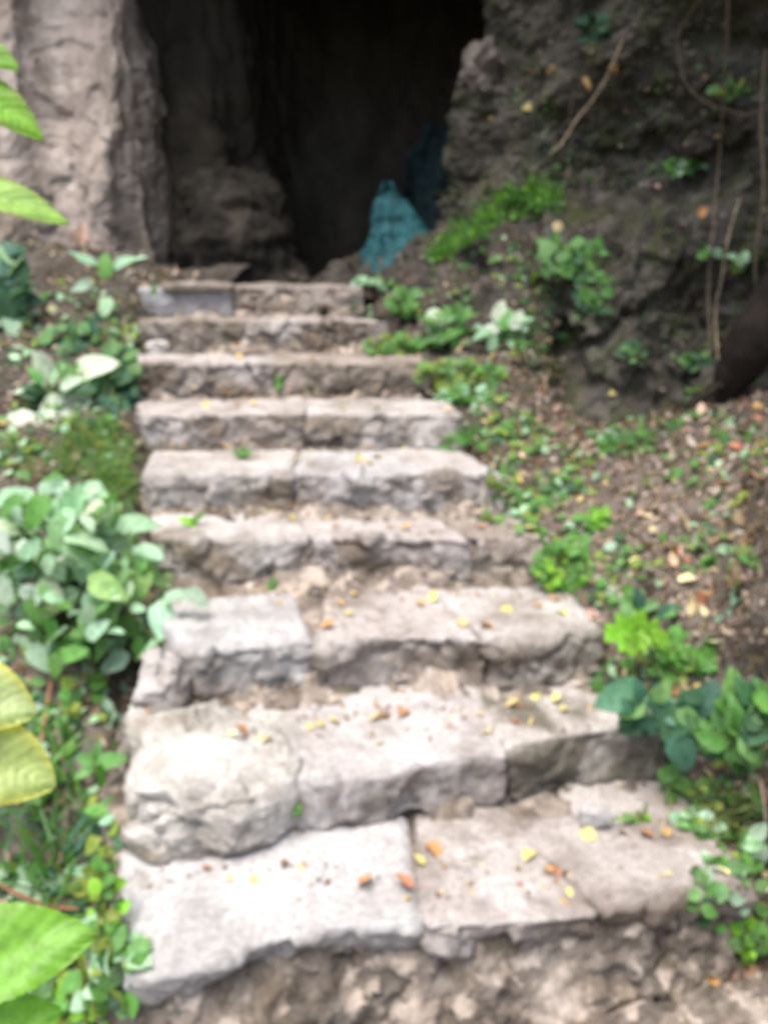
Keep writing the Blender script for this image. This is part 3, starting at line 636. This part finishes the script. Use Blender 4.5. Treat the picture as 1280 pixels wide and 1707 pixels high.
plant('bright_seedling', 'tiny green shoot at the left foot of the fourth step riser', 'plant', (458, 980), cluster(456, 976, 7, 8, 4, 10, 16, (GR,)), lift=.03)
plant('bright_seedling', 'tiny green shoot in the gap between boulder and centre slab of the second step', 'plant', (497, 1355), cluster(498, 1350, 9, 10, 5, 10, 18, (GR,)), lift=.03)
plant('bright_seedling', 'tiny green sprouts at the foot of the second step riser, right part', 'plant', (1065, 1368), cluster(1060, 1363, 40, 7, 9, 10, 18, (LIME, GR)), lift=.03)
plant('bright_seedling', 'tiny green shoot under the left half of the second step from the top', 'plant', (464, 640), cluster(464, 636, 7, 9, 5, 10, 14, (GR,)), lift=.03)
for x, y, rx, ry, n, tn, lb in ((1215, 145, 34, 16, 16, (YG, MID), 'yellowish sprig of leaves high on the dark cliff near the right edge'), (1140, 278, 42, 14, 22, (PALE, GR), 'pale green sprig on the cliff ledge above the hollow'),
        (1180, 420, 22, 8, 8, (PALE, GR), 'three leaved sprig hanging beside the dry vines'), (1235, 436, 20, 14, 8, (PALE, YG), 'small drooping sprig at the right edge beside the dry vines'),
        (990, 45, 34, 24, 34, (DARK, BLUE), 'dark tuft of fern near the top of the dark cliff'), (1060, 590, 26, 20, 12, (MID, DARK), 'dim sprig low on the dark cliff'), (1160, 600, 30, 12, 12, (MID, BLUE), 'dim sprig beside the leaning brown stem'),
        (1050, 740, 40, 24, 26, (MID, GR), 'leafy tuft on the slope at the cliff foot'), (1000, 520, 16, 8, 7, (MID, DARK), 'single dim sprig on the cliff under the climbing plant')):
    plant('cliff_sprig', lb, 'sprig', (x, y+ry*.5), cluster(x, y, rx, ry, n, 12, 24, tn), lift=.07, kind='ovate')

# ---- grass tufts and strips (one stuff object per growth), ground cover and litter
def scatter(name, label, cat, regions, kind, size, tints, mt='leaf', up=.7, wr=.8, droop=.3, liftk=.5, loc=None, det=4, m=3, clump=None):
    c = Col()
    for (cx, cy, rx, ry, ang, n) in regions:
        ca, sa = math.cos(math.radians(ang)), math.sin(math.radians(ang))
        for _ in range(n):
            a = RNG.uniform(0, 2*math.pi); q = math.sqrt(RNG.uniform(0, 1)); u_, v_ = rx*q*math.cos(a), ry*q*math.sin(a)
            p, nn = hit(cx+u_*ca+v_*sa, cy-u_*sa+v_*ca)
            if zdepth(p) > 5.6: continue
            if clump is not None and fbm(p[None], 6., 2, 77)[0]+RNG.normal(0, .15) < clump: continue
            s = RNG.uniform(*size)
            if kind == 'blade':
                d = UPV*up+nn*.3+RNG.normal(0, .38, 3); nr = RNG.normal(0, 1, 3)
                V, F = leaf('blade', s, s*.09, fold=.1, curl=RNG.uniform(.2, 1.)*droop*2, n=6, m=3)
            else:
                d = RNG.normal(0, 1, 3); d -= nn*(d@nn)*.9; nr = nn*1.2+UPV*.5+RNG.normal(0, .45, 3)
                V, F = leaf(kind, s, s*wr, fold=RNG.uniform(-.2, .5), curl=RNG.uniform(-.4, .6), n=det, m=m)
            c.add(place(V, p+nn*s*liftk*RNG.uniform(.1, 1), d, nr), F, jit(tints[RNG.integers(len(tints))], .3))
    return tag(c.make(name, M[mt], loc=loc), label, cat, kind='stuff')
scatter('grass', 'bright grass strip along the ledge right of the cave mouth', 'grass', [(790, 385, 95, 20, 33, 420), (880, 335, 60, 22, 5, 420), (760, 410, 45, 14, 30, 220)], 'blade', (.05, .12), (GR, LIME, MID, GR), liftk=.02)
scatter('ground_cover', 'small leafy cover among the ledge grass right of the cave mouth', 'ground cover', [(775, 395, 70, 18, 30, 120), (870, 345, 62, 22, 5, 150)], 'ovate', (.025, .05), (GR, LIME, MID))
scatter('grass', 'mossy grass hanging over the left bank beside the middle steps', 'grass', [(160, 760, 62, 60, 0, 700), (200, 820, 28, 40, 0, 260), (60, 770, 50, 40, 0, 150), (150, 560, 70, 20, 0, 140)], 'blade', (.04, .09), (GR, MID, YG), liftk=.02, droop=.8, up=.3)
scatter('grass', 'bluish grass blades on the lower left bank', 'grass', [(50, 1420, 80, 100, 0, 60), (100, 1340, 60, 80, 0, 30)], 'blade', (.10, .24), (BLUE, GR, MID), liftk=.02, up=.5, droop=.6)
scatter('ground_cover', 'small leafy ground cover on the left bank', 'ground cover', [(100, 560, 130, 90, 0, 260), (90, 740, 110, 90, 0, 260), (80, 1180, 120, 120, 0, 300), (90, 1420, 110, 150, 0, 300), (130, 1620, 90, 90, 0, 320)], 'ovate', (.015, .075), (MID, GR, PALE, YG, DARK, PALE), clump=-.3)
scatter('ground_cover', 'patchy small weeds on the right bank', 'ground cover',
        [(890, 800, 70, 60, 0, 420), (950, 870, 70, 60, 0, 260), (840, 700, 60, 40, 0, 200), (950, 730, 70, 30, 0, 200), (1080, 730, 140, 34, 10, 330), (1000, 780, 80, 60, 0, 160), (1000, 960, 80, 50, 0, 140), (1080, 1130, 90, 60, 0, 160), (1200, 1320, 80, 90, 0, 220),
         (1220, 1480, 60, 70, 0, 130), (1110, 850, 130, 90, 0, 260), (1180, 960, 100, 80, 0, 200), (1220, 760, 80, 60, 0, 120), (1060, 900, 90, 60, 0, 140), (880, 600, 40, 30, 0, 80), (720, 470, 70, 30, 35, 60), (860, 870, 60, 20, 0, 110), (800, 460, 120, 60, 20, 150), (900, 520, 80, 80, 0, 150), (640, 520, 60, 40, 0, 60), (1200, 640, 70, 20, 20, 50)], 'ovate', (.010, .055), (MID, GR, GR, DARK, YG, PALE), clump=-.02)
scatter('moss', 'dull moss and tiny herbs on the dark cliff', 'moss', [(900, 560, 50, 90, 0, 260), (930, 250, 60, 60, 0, 90), (1000, 290, 150, 24, 0, 110), (1120, 120, 150, 110, 0, 130), (1150, 500, 130, 120, 0, 90), (890, 180, 50, 90, 0, 90)], 'ovate', (.012, .035), (DARK, MID, (.07, .08, .025), (.06, .07, .03)))
def litter(name, label, surf, region, n, tints, size, seed, weight=None):
    V, F = surf; rg = np.random.default_rng(seed); C = V[F].mean(1); q = C-CAM; z = q@AX_F
    px = 640+F_PX*(q@AX_R)/z; py = 853.5-F_PX*(q@AX_U)/z
    ok = (z > .8) & (px > region[0]) & (px < region[2]) & (py > region[1]) & (py < region[3])
    ar = np.linalg.norm(np.cross(V[F[:, 1]]-V[F[:, 0]], V[F[:, 3]]-V[F[:, 0]]), axis=1)*ok
    if weight is not None: ar = ar*weight(px, py)
    ids = rg.choice(len(F), n, p=ar/ar.sum()); N = normals(V, F); c = Col()
    for k in ids:
        w = rg.dirichlet([1, 1, 1, 1]); p = (V[F[k]]*w[:, None]).sum(0); nn = N[F[k][0]]; nn = nn if nn[2] > 0 else -nn
        d = rg.normal(0, 1, 3); d -= nn*(d@nn); s = rg.uniform(*size)
        Vl, Fl = leaf('ovate', s, s*rg.uniform(.35, .8), fold=rg.uniform(-.5, .6), curl=rg.uniform(-1, 1), n=5, m=3, twist=rg.uniform(-.6, .6))
        c.add(place(Vl, p+nn*rg.uniform(.002, .012), d+nn*rg.uniform(-.1, .35), nn+rg.normal(0, .35, 3)), Fl, jit(tints[rg.integers(len(tints))], .3))
    return tag(c.make(name, M['litter']), label, 'leaf litter', kind='stuff')
LT = ((.17, .115, .08), (.24, .18, .135), (.42, .35, .28), (.22, .155, .11), (.27, .19, .135), (.14, .09, .055), (.20, .135, .095), (.38, .30, .245), (.33, .27, .22), (.10, .065, .042), (.16, .12, .08), (.24, .18, .10), (.28, .2, .13), (.11, .08, .058), (.30, .25, .16))
litter('leaf_litter', 'dry brown leaf litter covering the right bank', bankR, (560, 300, 1700, 1900), 13000, LT, (.010, .036), 5, lambda x, y: np.where(y < 600, .28, 1.)*np.where((x < 900) & (y < 560), .6, 1))
litter('leaf_litter', 'larger curled dead leaves mixed through the right bank litter', bankR, (640, 560, 1700, 1500), 1500, LT+(RUST, SAL, YEL, CREAM), (.025, .06), 15)
litter('leaf_litter', 'dry brown and tan leaf litter on the left bank', bankL, (-500, 400, 330, 1900), 5000, LT, (.018, .05), 6)
cl = Col(); rg = np.random.default_rng(9)
for _ in range(420):      # bits caught on the cliff
    p, nn = hit(rg.uniform(830, 1300), rg.uniform(0, 700)); s = rg.uniform(.012, .035)
    if zdepth(p) > 5.4: continue
    d = rg.normal(0, 1, 3); d -= nn*(d@nn); Vl, Fl = leaf('ovate', s, s*.6, fold=.3, curl=.4, n=4, m=3); cl.add(place(Vl, p+nn*.006, d, nn+rg.normal(0, .5, 3)), Fl, jit(LT[rg.integers(len(LT))], .3))
tag(cl.make('leaf_litter', M['litter']), 'dead leaf scraps caught in crannies of the dark cliff', 'leaf litter', kind='stuff')
gr = Col(); pebble_src = random.Random(3)
for _ in range(420):      # grit and crumbs at the foot of each riser
    k = pebble_src.randint(1, 9); y0 = YL[k]; x = pebble_src.uniform(240, 600+(y0-478)*.6); nxt = YL.get(k+1, 470)
    y = y0-(1-.35*pebble_src.random()**2)*(y0-nxt)*.5; p, nn = hit(x, y); s = pebble_src.uniform(.002, .008)
    V, F = blob(p+nn*s*.3, (s, s*pebble_src.uniform(.6, 1), s*.6), 5, pebble_src.randint(0, 999), (('f', 60, s*.3),)); cc = pebble_src.choice(((.30, .25, .2), (.2, .15, .11), (.4, .36, .32), (.26, .17, .12)))
    gr.add(V, F, jit(cc))
tag(gr.make('grit', M['litter']), 'grit, crumbs of earth and tiny pebbles on the treads', 'grit', kind='stuff')

sl = Col()
for _ in range(520):
    k = pebble_src.randint(1, 8); y0 = YL[k]; nxt = YL[k+1]; x = pebble_src.gauss(240+.5*(600+(y0-478)*.6-240), .3*(360+(y0-478)*.6)); x = min(max(x, 245), 590+(y0-478)*.6)
    p, nn = hit(x, y0-(1-.5*pebble_src.random()**2)*(y0-nxt)*.5); s = pebble_src.uniform(.008, .026)
    d = RNG.normal(0, 1, 3); d -= nn*(d@nn); Vl, Fl = leaf('ovate', s, s*pebble_src.uniform(.35, .8), fold=RNG.uniform(-.5, .8), curl=RNG.uniform(-1.2, 1.2), n=6, m=3, twist=RNG.uniform(-.8, .8))
    sl.add(place(Vl, p+nn*.004, d+nn*.2, nn+RNG.normal(0, .4, 3)), Fl, jit((BRN, (.3, .2, .12), (.42, .3, .15), CREAM, (.2, .13, .08), YEL, RUST)[pebble_src.randint(0, 6)]))
tag(sl.make('leaf_litter', M['litter']), 'small dry leaf crumbs gathered along the backs of the treads', 'leaf litter', kind='stuff')
# ---- single fallen leaves
ORD = ['', 'first', 'second', 'third', 'fourth', 'fifth', 'sixth', 'seventh', 'eighth', 'ninth']
STEPW = {1: 'lowest step', 2: 'second step', 3: 'third step', 4: 'fourth step', 5: 'fifth step', 6: 'sixth step', 7: 'seventh step', 'R': 'right bank', 'L': 'left bank', 'C': 'dark cliff'}
FL = [(612,1478,44,'orange',1),(672,1482,40,'rust',1),(722,1422,44,'orange',1),(880,1430,36,'yellow',1),(425,1470,22,'yellow',1),(382,1470,16,'yellow',1),(348,1450,24,'rust',1),(978,1396,36,'yellow',1),(1078,1395,24,'rust',1),(915,1456,22,'orange',1),(948,1490,18,'yellow',1),(475,1445,22,'brown',1),(1040,1390,22,'brown',1),(1110,1392,22,'orange',1),(700,1440,24,'yellow',1),
      (668,1192,34,'orange',2),(640,1196,28,'orange',2),(625,1200,22,'yellow',2),(856,1180,32,'yellow',2),(893,1165,26,'yellow',2),(925,1170,20,'yellow',2),(940,1188,26,'yellow',2),(798,1192,20,'yellow',2),(812,1222,24,'pale yellow',2),(555,1204,20,'yellow',2),(535,1212,20,'yellow',2),(515,1215,20,'yellow',2),(575,1200,18,'orange',2),(446,1235,26,'yellow',2),(428,1230,18,'yellow',2),(404,1218,24,'rust',2),(635,1240,20,'pale yellow',2),(1168,1150,30,'yellow','R'),(860,1206,20,'rust',2),
      (534,1034,38,'salmon',3),(548,1046,30,'orange',3),(588,994,24,'yellow',3),(566,1010,22,'orange',3),(580,1026,18,'yellow',3),(722,1002,24,'yellow',3),(700,1010,22,'orange',3),(842,1020,34,'yellow',3),(812,1044,32,'orange',3),(768,1044,22,'yellow',3),(935,1022,26,'yellow',3),(980,1000,34,'pale yellow','R'),(892,1012,26,'orange',3),(985,1028,34,'salmon','R'),
      (676,884,22,'orange',4),(650,880,20,'orange',4),(486,866,20,'yellow',4),(880,886,28,'yellow',4),(800,882,20,'rust',4),(560,878,16,'orange',4),(720,888,18,'orange',4),
      (500,768,20,'yellow',5),(617,774,22,'yellow',5),(596,768,18,'yellow',5),(632,764,16,'yellow',5),(515,776,14,'pale yellow',5),(450,764,14,'pale yellow',5),
      (345,678,20,'yellow',6),(424,676,18,'yellow',6),(628,682,20,'yellow',6),(740,684,24,'salmon',6),(572,684,16,'yellow',6),(395,680,14,'orange',6),
      (400,596,16,'yellow',7),(640,596,14,'orange',7),(520,597,12,'yellow',7),
      (1046,740,38,'rust','R'),(1022,742,24,'yellow','R'),(1158,752,34,'yellow','R'),(1238,836,30,'yellow','R'),(1020,660,26,'yellow','R'),(955,780,28,'orange','R'),(862,538,18,'orange','R'),(1185,990,34,'orange','R'),(1140,968,22,'pale yellow','R'),(1065,858,22,'salmon','R'),(1264,682,22,'orange','R'),(1215,1265,22,'orange','R'),(1186,1630,26,'orange','R'),(1240,1612,30,'orange','R'),(1130,1150,26,'rust','R'),(985,790,22,'brown','R'),(1245,910,24,'brown','R'),(925,1000,24,'orange','R'),(1075,1010,24,'orange','R'),
      (140,393,46,'salmon','L'),(148,716,30,'orange','L'),(20,836,52,'salmon','L'),(38,490,30,'salmon','L'),(90,518,22,'pale yellow','L'),(12,712,26,'orange','L'),(160,870,26,'salmon','L'),(20,780,30,'brown','L'),(165,1115,30,'rust','L'),
      (1170,356,22,'orange','C'),(918,120,26,'orange','C'),(985,140,30,'orange','C'),(820,200,16,'yellow','C'),(880,180,20,'yellow','C'),(1022,110,28,'orange','C'),(1090,314,18,'salmon','C'),(1195,226,16,'yellow','C'),(882,122,16,'rust','C'),(930,380,24,'pale yellow','C')]
CL_ = {'orange': ORA, 'rust': RUST, 'yellow': YEL, 'brown': BRN, 'pale yellow': CREAM, 'salmon': SAL}
for c_ in CL_:
    for stp in STEPW:
        g_ = sorted([q for q in FL if q[3] == c_ and q[4] == stp])
        for i, (x, y, s, _, _) in enumerate(g_):
            p, nn = hit(x, y); Ln = s/F_PX*zdepth(p)*.92; d = RNG.normal(0, 1, 3); d -= nn*(d@nn); d = d/np.linalg.norm(d)
            if nn[2] < .4: nn = nn*.6-AX_F*.5
            V, F = leaf('ovate', Ln, Ln*RNG.uniform(.6, .85), fold=RNG.uniform(.1, .8), curl=RNG.uniform(-.5, .9), n=12, m=7, twist=RNG.uniform(-.9, .9))
            V = place(V, p-d*Ln*.5+nn*.008, d+nn*.12, nn+RNG.normal(0, .25, 3)+UPV*.3)
            o = mesh_obj('fallen_leaf', V, F, M['litter'], tint=jit(CL_[c_], .12))
            o_ = ORD[i+1] if i < 9 else 'last'
            pos = '' if len(g_) == 1 else ('leftmost ' if i == 0 else ('rightmost ' if i == len(g_)-1 else o_+' from left ')) + 'of the '
            on = {'R': 'on the right bank', 'L': 'on the left bank', 'C': 'caught on the dark cliff'}.get(stp, 'on the '+STEPW[stp]+' from the bottom' if stp != 1 else 'on the lowest step')
            lb_ = ('the only '+c_+' fallen leaf '+on) if len(g_) == 1 else pos+c_+' fallen leaves '+on
            tag(o, lb_, 'fallen leaf', 'fallen leaves scattered about the steps')

# ---- vines, twigs, stem, netting
def strand(name, label, cat, pts, rad, m, group=None, off=.05):
    Q = []
    for x, y in pts:
        h, nn = hit(x, y); Q.append(P(x, y, zdepth(h)-off))
    V, F = tube(Q, rad, 6); return tag(mesh_obj(name, V, F, M[m]), label, cat, group)
G_ = 'dry vines hanging down the dark cliff'
strand('hanging_vine', 'long dry vine hanging from the top to the cliff foot, left of the vine bundle', 'vine', [(1215,-60),(1208,120),(1198,260),(1188,380),(1180,480),(1184,590)], [.006,.004,.005], 'vine', G_, .14)
strand('hanging_vine', 'dry vine nearest the right edge, running down past the small sprigs', 'vine', [(1275,80),(1268,200),(1272,320),(1258,430),(1262,520)], [.005,.004], 'vine', G_, .12)
strand('hanging_vine', 'thin pale vine curving down beside the long dry vine', 'vine', [(1232,330),(1212,400),(1203,460),(1192,520),(1196,600)], [.003,.003], 'twig', G_, .12)
strand('hanging_vine', 'thin dark vine looping across the upper right cliff', 'vine', [(1180,-20),(1130,60),(1150,150),(1235,190),(1290,170)], [.003,.003], 'vine', G_, .08)
strand('dry_twig', 'pale dry twig slanting down on the cliff beside the cave mouth', 'twig', [(1040,60),(1010,130),(985,170),(960,200),(935,240),(915,256)], [.006,.006,.003], 'twig', None, .06)
strand('dry_twig', 'thin brown twig standing against the cliff below the slanting twig', 'twig', [(955,150),(950,200),(952,250),(945,300)], [.004,.003], 'vine', None, .05)
strand('dry_twig', 'bent pale twig sticking up beside the right end of the lowest step', 'twig', [(1262,1290),(1272,1330),(1275,1380),(1270,1440)], [.003,.003], 'twig', None, .03)
strand('dry_twig', 'short thin twig leaning at the right end of the second step riser', 'twig', [(1118,1335),(1108,1365),(1100,1392)], [.002,.002], 'twig', None, .03)
strand('dry_twig', 'thin straight twig lying on the slope above the lime jagged leaves', 'twig', [(1150,1070),(1180,1025),(1210,990)], [.003,.002], 'vine', None, .02)
strand('bare_stem', 'reddish bare stem standing on the left bank under the large bush', 'stem', [(70,1235),(78,1180),(86,1130),(84,1090)], [.006,.005], 'red_stem', None, .05)
strand('bare_stem', 'thin curved reddish stem crossing the left bank under the bush', 'stem', [(110,1160),(140,1130),(160,1100),(165,1070)], [.004,.003], 'red_stem', None, .06)
strand('bare_stem', 'brown stalk lying across the lower left bank', 'stem', [(-30,1460),(30,1490),(80,1510),(130,1515)], [.006,.004], 'red_stem', None, .05)
strand('bare_stem', 'long brown root trailing down the lower left bank', 'stem', [(90,1190),(108,1280),(112,1360),(100,1440)], [.005,.004], 'vine', None, .03)
V, F = tube([P(1190,680,3.75), P(1225,625,3.62), P(1262,560,3.5), P(1330,470,3.4), P(1450,330,3.3), P(1600,100,3.2)], [.03,.085,.12,.13,.13,.12], 20, 60)
V = rough(V, F, [('f', 4, .02), ('v', 14, .008), ('f', 30, .003)], 95)
t_ = empty('leaning_tree', P(1180, 670, 3.65)); tag(t_, 'dark brown leaning tree stem at the cliff foot by the right edge', 'tree'); mesh_obj('trunk', V, F, M['bark'], t_)
sw = Col()
for k in range(5):
    V, F = tube([P(1190+k*6, 640, 3.62), P(1185-k*8, 655+k*3, 3.6), P(1160-k*8, 665+k*12, 3.6)], [.012, .003], 6); sw.add(V, F)
sw.make('root', M['bark'], t_)
# teal netting bundled at the back of the mouth
e = tag(empty('netting_bundle', P(665, 470, 5.35)), 'crumpled teal netting heaped just inside the cave mouth, peaked top', 'netting')
n1, n2 = 140, 100
th = np.linspace(math.pi*.85, math.pi*2.15, n1); hh = np.linspace(0, 1, n2)
c0 = P(668, 480, 5.6); H = .72
T, Hh = np.meshgrid(th, hh, indexing='ij')
prof = .42*(1-Hh)**1.05*(1-.25*np.sin(np.pi*Hh))+.03
rad = prof*(1+.10*np.sin(T*7+Hh*4)+.06*np.sin(T*15-Hh*5)+.10*np.maximum(0, np.sin(T*11+Hh*9))+.25*np.clip(np.cos(T), 0, 1)*(1-Hh))
V = np.stack([c0[0]-.10*Hh**1.5+rad*np.cos(T), c0[1]+rad*np.sin(T)*.7, c0[2]-.02+H*Hh], -1).reshape(-1, 3); F = grid_faces(n1, n2)
V = rough(V, F, [('f', 3.2, .045), ('f', 9, .008)], 97); mesh_obj('netting', V, F, M['net'], e)
st_ = Col(); NV = V.reshape(n1, n2, 3)
for i in list(range(6, n1-6, 8)):
    V, F = tube(NV[i, :88:8]+np.array([0, -.01, 0]), [.004, .0025], 5, 50); st_.add(V, F)
for j in (8, 22, 36, 52, 68):
    V, F = tube(NV[::6, j]+np.array([0, -.012, .0]), [.003, .003], 5, 70); st_.add(V, F)
st_.make('net_cord', M['strand'], e)
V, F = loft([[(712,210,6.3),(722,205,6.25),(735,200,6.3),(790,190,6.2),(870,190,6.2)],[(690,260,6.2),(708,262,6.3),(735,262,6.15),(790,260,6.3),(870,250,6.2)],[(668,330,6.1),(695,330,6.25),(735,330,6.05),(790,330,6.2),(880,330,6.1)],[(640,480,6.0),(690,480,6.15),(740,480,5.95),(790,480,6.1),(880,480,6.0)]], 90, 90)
V = rough(V, F, [('v', 4, .07), ('v', 10, .03), ('f', 6, .03)], 98); mesh_obj('hanging_net', V, F, plain('shaded_net', (.002, .012, .014), .9, .5, 10), e)  # same teal net, with the cave's gloom put into its colour
